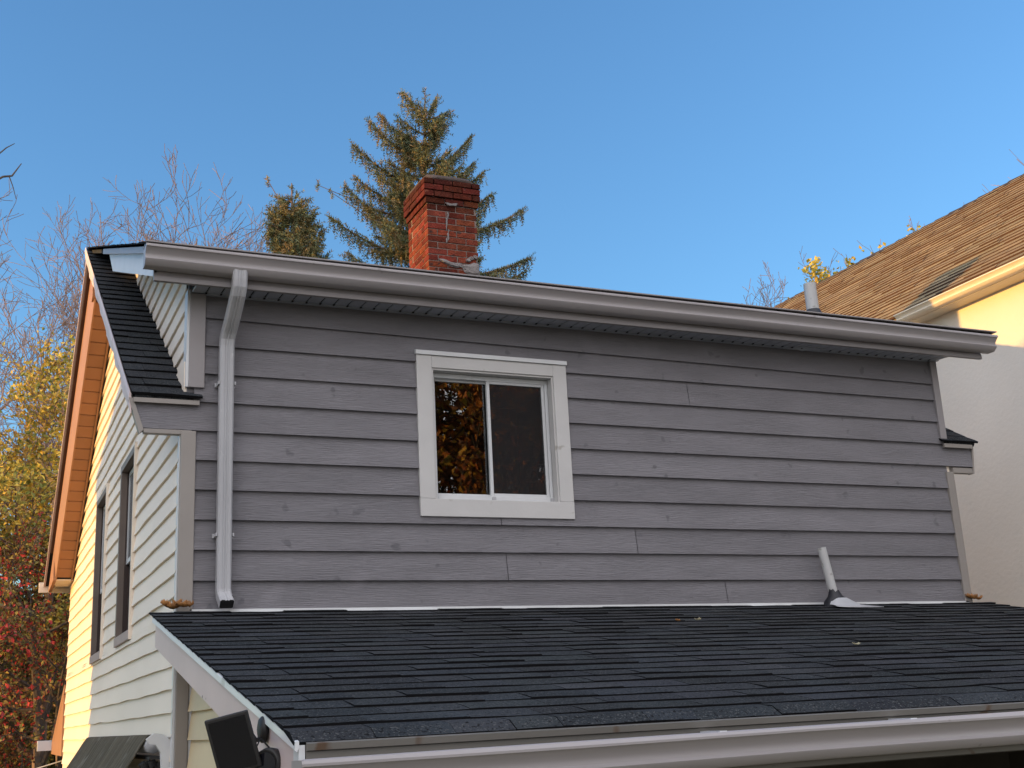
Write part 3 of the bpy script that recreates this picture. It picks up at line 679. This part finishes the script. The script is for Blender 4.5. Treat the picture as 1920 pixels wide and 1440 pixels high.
for i in range(16):
    y = .14+.06*rq.random(); x = -.16+.011*i*.6; b.tube([(x, y, -.80-.02*rq.random()), (x+.015, y, -.835-.02*rq.random())], .014, 6)
b.build('canvas_fold', M['blackplastic'], aw)

# ================================================================== solar flood light on the lower rake
sp = thing('solar_panel', (-.17, -2.95, -.66), 'black tilted solar panel on a round mount at the lower roof edge', 'solar panel')
U0, V0 = V((.1211, -.064, .028)), V((.0457, .034, -.178)); U0.normalize(); V0 = (V0-U0*V0.dot(U0)).normalized(); N0 = U0.cross(V0)
if N0.y > 0: N0 = -N0
cpn = V((-.291, -3.07, -.70))
b = MB(); b.obox(cpn, U0*.072, V0*.094, N0*.007); b.build('panel_frame', M['blackplastic'], sp, bevel=.004)
b = MB(); b.obox(cpn+N0*.0075, U0*.061, V0*.083, N0*.0012); b.build('panel_face', M['cell'], sp)
b = MB(); md = V((-.156, -2.93, -.662)); rings = []
for (d, r) in ((0, .044), (-.012, .044), (-.02, .036), (-.024, .02)):
    rings.append([md+V((d, math.cos(i*.2618)*r, math.sin(i*.2618)*r)) for i in range(24)])
b.loft(rings, True, True); b.build('mount_plate', M['blackplastic'], sp, True)
b = MB(); b.tube([md+V((-.016, 0, -.028)), md+V((-.045, -.06, -.034)), cpn+U0*.06+V0*-.01-N0*.014], .008, 8); b.build('arm', M['blackplastic'], sp)
fl = thing('flood_light', (-.13, -2.93, -.76), 'round black flood light below the solar panel, tucked behind the gutter end', 'lamp')
b = MB(); c0 = V((-.180, -3.09, -.768)); ax = V((-.62, -.55, -.05)).normalized(); a1 = ax.cross(V((0, 0, 1))).normalized(); a2 = a1.cross(ax); rings = []
for (d, r) in ((.012, .040), (.016, .046), (-.004, .05), (-.04, .043), (-.062, .024)):
    rings.append([c0+ax*d+(a1*math.cos(i*.2618)+a2*math.sin(i*.2618))*r for i in range(24)])
b.loft(rings, True, True); b.build('lamp_housing', M['blackplastic'], fl, True)
b = MB(); b.tube([c0+ax*.0125, c0+ax*.0145], .036, 24); b.build('lens', M['cell'], fl)
b = MB(); b.tube([cpn+U0*.069+V0*.03, cpn+U0*.09+V0*.008, c0+V((.0, -.0, .05)), c0+ax*-.03+V((0, 0, .03))], .0028, 6); b.build('cable', M['rubber'], fl)

# ================================================================== neighbour on the right
NX = 9.0; NG = 8.75; NS = .797; NZ = 3.648
Nn = thing('stucco_house', (12, 4, -3.4), 'cream stucco house with sunlit tan shingle roof at the right edge', 'house')
b = MB(); b.box(NX, NX+6, -5, 13.4, -3.4, 3.585); b.prism([(NX, -5, 3.585), (NX+6, -5, 3.585), (NX+3, -5, 6.1)], (0, 18.4, 0)); b.build('wall', M['stucco'], Nn)
nr = MB(); NU = V((1, 0, NS)).normalized()
shingles(nr, (NG-.02, -5.4, NZ+.004), (0, 1, 0), NU, lambda v: 0, lambda v: 19.2, (12-NG+.02)*math.hypot(1, NS), seed=33, expo=.135, tab=.45, tv=.22, segs=1, th=.016, lam=.008, hue=.05)
nnm = V((-NS, 0, 1)).normalized(); p = V((NG, -5.4, NZ)); q = V((12, -5.4, NZ+NS*(12-NG)))
nr.prism([p-nnm*.003, q-nnm*.003, q-nnm*.04, p-nnm*.04], (0, 19.2, 0))
nnm2 = V((NS, 0, 1)).normalized(); p2 = V((15.25, -5.4, NZ)); nr.prism([p2, q, q-nnm2*.04, p2-nnm2*.04], (0, 19.2, 0))
nroof = nr.build('roof', [M['tanshingle'], M['shadebrown']], Nn)
b = MB(); zr = NZ+NS*(12-NG)+.02
for k in range(66): y = -5.4+k*.292; b.prism([(11.86, y, zr-.1), (12, y, zr+.012), (12.14, y, zr-.1), (12, y, zr-.012)], (0, .30, .014))
b.build('ridge_cap', mat('brown_ridge_cap', (.03, .02, .017), .9, .2, 8), nroof)
b = MB(); b.box(NG+.015, NG+.035, -5.3, 13.7, 3.545, NZ); b.build('fascia', M['ncream'], Nn)
b = MB(); b.box(NG+.035, NX-.002, -5.3, 13.7, 3.555, 3.57); b.build('soffit', M['ncream'], Nn)
# gutter along y: same profile turned
b = MB(); y0, y1 = -5.3, 3.27
for ring in (GPROF,):
    rows = [[V((NG+.014-d, y0+(y1-y0)*i/10, NZ+q*.82)) for d, q in ring] for i in range(11)]; b.loft(rows, False, False)
b.prism([V((NG+.014-d, y1, NZ+q*.82)) for d, q in GPROF[:-2]], (0, .004, 0)); o = b.build('gutter', M['ncream'], Nn, True); e = o.modifiers.new('split', 'EDGE_SPLIT'); e.split_angle = math.radians(28)

# neighbour on the left, out of frame: its shadow lies on the gable ---------------------
Lh = thing('white_house', (-16, 1, -3.4), 'low-roofed white house left of the frame, shading the cream gable', 'house')
b = MB(); b.box(-20, -11, -9, 4.0, -3.4, 4.1); b.box(-20, -11, 4.0, 6.1, -3.4, 2.55); b.build('wall', M['cream'], Lh)
b = MB(); b.prism([(-20.2, 6.5, 2.5), (-20.2, 4.0, 3.2), (-20.2, 4.0, 3.08), (-20.2, 6.5, 2.36)], (9.2, 0, 0)); b.build('wing_roof', M['shingle'], Lh)
b = MB(); b.prism([(-20.2, 4.15, 4.1), (-20.2, -2.5, 6.6), (-20.2, -9.15, 4.1)], (9.2, 0, 0)); b.build('roof', M['shingle'], Lh)

# ================================================================== trees
def rvec(rng): 
    while True:
        v = V((rng.uniform(-1, 1), rng.uniform(-1, 1), rng.uniform(-1, 1)))
        if .05 < v.length < 1: return v.normalized()
def limb(mb, p, d, L, r, lvl, rng, P, tips):
    n = P['segs'][lvl]; pts = [p.copy()]; rad = [r]; q = p.copy(); d = d.normalized(); dirs = [d]
    for i in range(n):
        d = (d+rvec(rng)*P['jit'][lvl]+V((0, 0, P['up'][lvl]))).normalized(); q = q+d*L/n; pts.append(q.copy()); dirs.append(d)
        rad.append(max(r*(1-(1-P['tap'])*(i+1)/n), P['rmin']))
    mb.tube(pts, rad, P['sides'][lvl], caps=False)
    last = lvl == len(P['n'])-1
    if last:
        tips += [(pts[i], dirs[i]) for i in range(1, len(pts))]; return
    k = P['n'][lvl]
    for j in range(k):
        f = P['start'][lvl]+(1-P['start'][lvl])*(j+rng.random()*.8)/k; f = min(f, .999); s = f*n; i = int(s); pt = pts[i].lerp(pts[i+1], s-i); dd = dirs[i+1]
        side = dd.cross(rvec(rng)); side.normalize(); a = math.radians(P['ang'][lvl]*rng.uniform(.65, 1.25))
        nd = dd*math.cos(a)+side*math.sin(a)
        limb(mb, pt, nd, L*P['len'][lvl]*rng.uniform(.7, 1.2)*(1.15-.5*f), max(rad[i]*P['rr'][lvl], P['rmin']), lvl+1, rng, P, tips)
BARE = dict(segs=[5, 5, 4, 4, 3], jit=[.08, .16, .2, .22, .25], up=[.02, .10, .12, .10, .08], tap=.35, rmin=.0065, sides=[8, 6, 4, 3, 3], n=[7, 6, 6, 5, 0],
            start=[.3, .25, .2, .15], ang=[42, 42, 42, 40], len=[.62, .6, .55, .5], rr=[.5, .5, .5, .5])
def leaves(mb, tips, rng, per, size, spread, cols, ok=None):
    for (p, d) in tips:
        for _ in range(per if isinstance(per, int) else (int(per)+(rng.random() < per-int(per)))):
            c = p+rvec(rng)*spread*rng.random()
            if ok and not ok(c): continue
            a = rvec(rng); b_ = a.cross(rvec(rng)).normalized(); s = size*rng.uniform(.6, 1.3); col = rng.choice(cols); g_ = rng.uniform(.75, 1.25)
            cc = (col[0]*g_, col[1]*g_, col[2]*g_); fold = a.cross(b_)*s*.18
            mb.add([c-a*s*.6, c+b_*s*.38+fold, c+a*s*.6, c-b_*s*.38+fold], [(0, 1, 2), (0, 2, 3)], cc)
def tree(name, base, height, rad, P, seed, label, cat='tree', group=None, lf=None, d0=(0, 0, 1), mats=('bark', 'twig')):
    rng = random.Random(seed); T = thing(name, base, label, cat, group); tips = []; mb = MB()
    limb(mb, V(base), V(d0), height, rad, 0, rng, P, tips)
    o = mb.build('trunk', M[mats[1]] if lf is None else M[mats[0]], T)
    if lf:
        lb = MB(); leaves(lb, tips, rng, lf['per'], lf['size'], lf['spread'], lf['cols'], lf.get('ok')); lb.build('crown', M['leaf'], T)
    return T
def P_(**k): q = dict(BARE); q.update(k); return q
YEL = [(.65, .45, .06), (.55, .42, .07), (.36, .32, .07), (.22, .24, .05), (.42, .27, .08)]
RED = [(.50, .04, .03), (.28, .03, .03), (.14, .05, .03), (.16, .11, .03), (.30, .22, .05), (.10, .09, .03), (.08, .075, .025), (.13, .12, .035), (.18, .09, .035)]
OLV = [(.07, .07, .02), (.10, .09, .025), (.16, .13, .03), (.05, .055, .02), (.14, .07, .03)]
BRN = [(.55, .22, .05), (.36, .11, .03), (.6, .36, .05), (.12, .05, .02), (.2, .08, .025)]
GRP = 'bare trees behind the grey house'
tree('bare_tree', (2.3, 24, -3.4), 11.25, .17, P_(n=[13, 8, 6, 5, 0], start=[.45, .25, .2, .15], ang=[38, 40, 42, 40]), 5, 'tall bare tree with fanned pinkish twigs above the left end of the dormer roof', group=GRP)
tree('bare_tree', (4.2, 25, -3.4), 11.9, .14, P_(n=[12, 7, 6, 4, 0], ang=[30, 34, 36, 36]), 14, 'slimmer bare tree with upright twigs, between the fanned one and the small spruce', group=GRP)
tree('bare_tree', (.9, 19, -3.4), 8.6, .14, P_(n=[10, 8, 6, 5, 0], ang=[50, 44, 42, 40]), 7, 'wide bare tree left of the roof peak, above yellow leaves', group=GRP)
tree('bare_tree', (-1.3, 21, -3.4), 11.3, .16, P_(n=[11, 8, 6, 5, 0], ang=[50, 46, 42, 40]), 11, 'bare tree at the far left edge, dense grey twigs against the sky', group=GRP)
tree('yellow_maple', (.3, 15, -3.4), 6.7, .15, P_(n=[9, 7, 6, 4, 0], start=[.35, .2, .2, .15], ang=[60, 50, 45, 40], rmin=.007), 21,
     'maple with yellow and green autumn leaves left of the rake', lf=dict(per=6, size=.082, spread=.3, cols=YEL))
tree('red_maple', (.15, 12.2, -3.4), 4.6, .11, P_(n=[10, 7, 6, 4, 0], start=[.25, .15, .15, .1], ang=[65, 50, 45, 40], up=[.02, .03, .05, .05, .05], rmin=.006), 27,
     'small maple with red leaves at the lower left, beside the lit gable', lf=dict(per=5, size=.06, spread=.25, cols=[tuple(min(.6, c*1.5) for c in q) for q in RED]), mats=('darkbark', 'twig'))
tree('olive_tree', (.6, 18, -3.4), 6.2, .14, P_(n=[10, 8, 6, 4, 0], start=[.1, .15, .15, .1], ang=[65, 55, 45, 40], rmin=.008), 31,
     'dark olive leafy tree standing behind the red maple', lf=dict(per=4.5, size=.11, spread=.4, cols=OLV), mats=('darkbark', 'twig'))
tree('evergreen_shrub', (.9, 24, -3.4), 4.2, .12, P_(n=[12, 8, 6, 4, 0], start=[.05, .1, .1, .1], ang=[65, 55, 45, 40], rmin=.01), 33,
     'low dark green shrub at the back, behind the trunk of the red maple', 'shrub', lf=dict(per=5, size=.15, spread=.5, cols=[(.05, .07, .02), (.08, .09, .03), (.12, .12, .03), (.16, .12, .03)]), mats=('darkbark', 'twig'))
tree('golden_tree', (19.7, 17, -3.4), 10.1, .14, P_(n=[15, 8, 5, 4, 0], ang=[30, 36, 38, 38], start=[.45, .25, .2, .15]), 41,
     'bare-topped tree with golden lower leaves behind the tan roof', lf=dict(per=4, size=.11, spread=.3, cols=YEL[:4], ok=lambda c: c.z < 10.9), mats=('twig', 'twig'))
tree('bare_tree', (29.6, 17, -3.4), 14.2, .2, P_(n=[8, 6, 5, 4, 0]), 43, 'bare tree at the right edge, only twig ends showing above the tan ridge')
tree('bare_tree', (18.3, 17.6, -3.4), 8.8, .12, P_(n=[12, 7, 5, 4, 0], ang=[30, 36, 38, 38], start=[.45, .25, .2, .15]), 47, 'thin bare treetop just left of the golden-leaved tree, low over the long gutter')
# the branch reaching in at the top left
T = thing('leaning_tree', (-3.4, 13, -3.4), 'tree left of the frame, one dark bare branch tip reaching in', 'tree')
b = MB(); b.tube([(-3.4, 13, -3.4), (-3.2, 13, 2), (-3.0, 13, 6), (-2.7, 13.2, 9)], [.22, .18, .13, .06], 8)
b.tube([(-3.0, 13, 6), (-2.2, 13.3, 7.6), (-1.4, 13.6, 8.35), (-1.0, 13.8, 8.75), (-.86, 13.9, 8.83), (-.72, 14, 9.13)], [.08, .05, .028, .02, .017, .008], 6)
b.tube([(-1.0, 13.8, 8.75), (-.9, 13.85, 8.78), (-.83, 13.9, 8.62), (-.77, 14, 8.45)], [.014, .011, .008, .005], 5)
b.tube([(-1.5, 13.55, 8.28), (-1.15, 13.8, 9.1), (-.98, 13.9, 9.35), (-.85, 14, 9.5)], [.02, .015, .011, .006], 5)
b.build('trunk', M['darkbark'], T)

# spruces -----------------------------------------------------------------------------
NC = [(.15, .15, .06), (.10, .125, .06), (.18, .17, .065), (.22, .17, .06), (.09, .12, .065), (.24, .165, .07)]
def spray(mb, p, d, L, rng, w0=.035):
    """a needle-clad branchlet: thin blades around a drooping axis"""
    d = d.normalized(); col = rng.choice(NC); n = max(3, int(L/.055))
    for i in range(n):
        f = (i+.5)/n; q = p+d*L*f+V((0, 0, -.12*L*f*f))
        for _ in range(3):
            s = d.cross(rvec(rng)).normalized(); t = (d*.9+s*1.0).normalized(); ln = .10*rng.uniform(.7, 1.2)*(1.1-.4*f); sd = t.cross(rvec(rng)).normalized()*w0*.38
            g_ = rng.uniform(.7, 1.35); mb.add([q-sd, q+sd, q+t*ln], [(0, 1, 2)], (col[0]*g_, col[1]*g_, col[2]*g_))
def sbranch(mb, wood, p, e, rng, dens=1, droop=1):
    """upswept limb from p to its tip e, side twigs along it, hanging branchlets below"""
    p, e = V(p), V(e); L = (e-p).length; mid = p.lerp(e, .55)+V((0, 0, -.14*L)); n = 8; pts = []
    for i in range(n+1):
        f = i/n; pts.append(p*(1-f)**2+mid*2*f*(1-f)+e*f*f)
    wood.tube(pts, [max(.008, .012+.016*L*(1-i/n)) for i in range(n+1)], 5, caps=False)
    k = int(L*34*dens)
    for j in range(k):
        f = .12+.88*(j+rng.random())/k; s = min(f*n, n-.001); i = int(s); q = pts[i].lerp(pts[i+1], s-i); t = (pts[i+1]-pts[i]).normalized()
        side = t.cross(V((0, 0, 1))).normalized()*rng.choice((-1, 1)); l2 = (.22+.34*(1-f))*rng.uniform(.6, 1.3)
        dd = (t*.8+side*rng.uniform(.2, .9)+V((0, 0, rng.uniform(-.5, .25)))).normalized(); spray(mb, q, dd, l2, rng)
        if rng.random() < .95*droop:
            spray(mb, q+dd*l2*.4, V((rng.uniform(-.25, .25), rng.uniform(-.25, .25), -1)), rng.uniform(.2, .6)*(1.1-.4*f), rng)
    spray(mb, pts[-2], pts[-1]-pts[-2], .3, rng)
def spruce(base, top, limbs, extra, label, seed, bare=()):
    rng = random.Random(seed); T = thing('spruce_tree', base, label, 'tree', 'spruces behind the chimney'); nb, wd = MB(), MB()
    b0, t0 = V(base), V(top); wd.tube([b0, b0.lerp(t0, .5), b0.lerp(t0, .8), t0], [.26, .17, .085, .012], 8)
    tp = lambda z: b0.lerp(t0, (z-b0.z)/(t0.z-b0.z))
    for (sz, e) in limbs: sbranch(nb, wd, tp(sz), e, rng)
    for (z0, z1, n, rfun) in extra:
        for i in range(n):
            z = z0+(z1-z0)*(i+rng.random())/n; a = rng.uniform(0, 6.283); r = rfun(z)*rng.uniform(.6, 1.1)
            sbranch(nb, wd, tp(z), tp(z)+V((math.cos(a)*r, math.sin(a)*r, r*rng.uniform(.15, .5))), rng, .9)
    for i in range(26): z = t0.z-1.3*rng.random(); a = rng.uniform(0, 6.28); spray(nb, tp(z), V((math.cos(a), math.sin(a), .5)), .12+.16*(t0.z-z), rng)
    for (sz, e) in bare:                              # thin bare shoot with a tuft at its end
        q = tp(sz); e = V(e); wd.tube([q, q.lerp(e, .5)+V((0, 0, -.06)), e], [.018, .012, .008], 5)
        for i in range(5): spray(nb, e-V((.0, 0, .05*i)), V((rng.uniform(-.6, .6), rng.uniform(-.6, .6), 1)), .12, rng)
    wd.build('trunk', M['bark'], T); nb.build('crown', M['needle'], T); return T
sl_ = [(14.6, (8.62, 20, 15.35)), (13.7, (8.0, 20.2, 14.66)), (13.3, (7.6, 19.8, 14.22)), (12.55, (7.2, 20, 13.58)), (11.9, (7.35, 20.3, 12.82)), (11.2, (6.9, 19.8, 12.3)),
       (10.6, (6.6, 20, 11.5)), (9.9, (7.0, 20, 10.6)), (14.7, (9.5, 20, 15.3)), (13.8, (9.65, 20.1, 14.6)), (13.0, (10.45, 20, 14.35)), (12.5, (10.5, 20, 13.55)), (12.2, (10.65, 19.8, 13.2)),
       (11.7, (11.05, 20.1, 12.8)), (11.2, (11.85, 20, 12.4)), (10.2, (12.0, 20, 11.05)), (9.6, (11.8, 20, 10.6))]
spruce((8.6, 20, -3.4), (9.2, 20, 15.5), sl_, [(8.2, 12.6, 60, lambda z: 2.2-.2*(z-8.2)), (12.4, 14.7, 30, lambda z: 1.2-.3*(z-12.4)), (1, 8.2, 26, lambda z: 3.0)],
       'tall spruce with upswept limbs rising behind the brick chimney', 3, bare=[(11.6, (6.25, 20, 12.35)), (10.9, (5.7+.9, 20, 12.2))])
spruce((5.3, 18, -3.4), (5.1, 18, 11.35), [(10.0, (5.6, 18, 10.7)), (9.4, (5.8, 18, 10.25)), (9.9, (4.62, 18, 10.6)), (9.2, (4.6, 18, 10.05)), (9.0, (5.85, 18, 9.6))],
       [(7.5, 11.0, 90, lambda z: min(.56, .05+.36*(11.4-z))), (1, 7.5, 18, lambda z: 1.4)], 'small narrow spruce tip showing above the dormer roof, left of the chimney', 8, bare=[(10.5, (4.54, 18, 11.36))])

# autumn trees behind the photographer, seen only in the window glass
RP = P_(n=[9, 7, 6, 4, 0], start=[.2, .15, .15, .1], ang=[60, 50, 45, 40], rmin=.02)
GR = 'autumn trees reflected in the front window'
tree('autumn_tree', (10.5, -21, -3.4), 11.5, .3, RP, 51, 'brown-orange tree mirrored in the glass of the front window', group=GR, lf=dict(per=6, size=.15, spread=.45, cols=BRN), mats=('darkbark', 'twig'))
tree('autumn_tree', (16, -26, -3.4), 14.5, .3, RP, 52, 'brown-orange tree mirrored in the glass of the front window', group=GR, lf=dict(per=4, size=.2, spread=.6, cols=BRN), mats=('darkbark', 'twig'))
tree('autumn_tree', (6, -25, -3.4), 13, .3, RP, 53, 'brown-orange tree mirrored in the glass of the front window', group=GR, lf=dict(per=4, size=.2, spread=.6, cols=BRN+YEL[:2]), mats=('darkbark', 'twig'))

# ================================================================== small things
def leafclump(name, c, sx, label, seed, mtl='deadleaf', n=7):
    rng = random.Random(seed); b = MB(); c = V(c)
    for i in range(n):
        q = c+V((sx*(i/(n-1)-.5)*2 if n > 1 else 0, rng.uniform(-.02, .02), rng.uniform(0, .02))); a = rng.uniform(0, 6.28); L = rng.uniform(.03, .05)*(.62 if n == 1 else 1)
        rows = []
        for k in range(5):
            f = k/4-.5; wd_ = (.022 if n > 1 else .013)*math.cos(f*2.6)+.003; o = q+V((math.cos(a), math.sin(a)*.6, 0))*f*2*L+V((0, 0, (.02 if n > 1 else .008)*(f*2)**2))
            s = V((-math.sin(a), math.cos(a), 0))
            rows.append([o-s*wd_+V((0, 0, .018 if n > 1 else .006)), o, o+s*wd_+V((0, 0, .014 if n > 1 else .003))])
        b.loft(rows, False, False)
    o = b.build(name, M[mtl], None, True); s_ = o.modifiers.new('solid', 'SOLIDIFY'); s_.thickness = .0025
    return tag(o, label, 'leaves')
leafclump('leaf_clump', (-.02, -.075, .012), .07, 'clump of brown dead leaves at the foot of the left corner post', 1, n=9)
leafclump('leaf_clump', (5.93, -.06, .015), .03, 'small clump of brown dead leaves at the foot of the right corner post', 2, n=6)
for (x, y, nm, lb, sd) in ((2.864, -.961, 'fallen_leaf', 'pale dry leaf lying on the lower roof, upper one left of the vent pipe', 5), (3.114, -2.06, 'fallen_leaf', 'pale dry leaf lying on the lower roof, below the vent pipe', 6), (2.758, -.896, 'fallen_leaf', 'thin brown leaf beside the upper pale leaf on the lower roof', 7)):
    o = leafclump(nm, (x, y, LS*y+.014), .0, lb, sd, 'paleleaf' if sd < 7 else 'deadleaf', n=1); o['category'] = 'leaf'
b = MB(); n = 14; pts = [V((-2.2, 11.5, -1.45)).lerp(V((.13, 9.2, -.92)), i/n)+V((0, 0, -.05*math.sin(math.pi*i/n))) for i in range(n+1)]; b.tube(pts, .008, 6)
tag(b.build('cable', M['wire']), 'thin grey cable running to the far corner of the gable at the bottom left', 'cable')
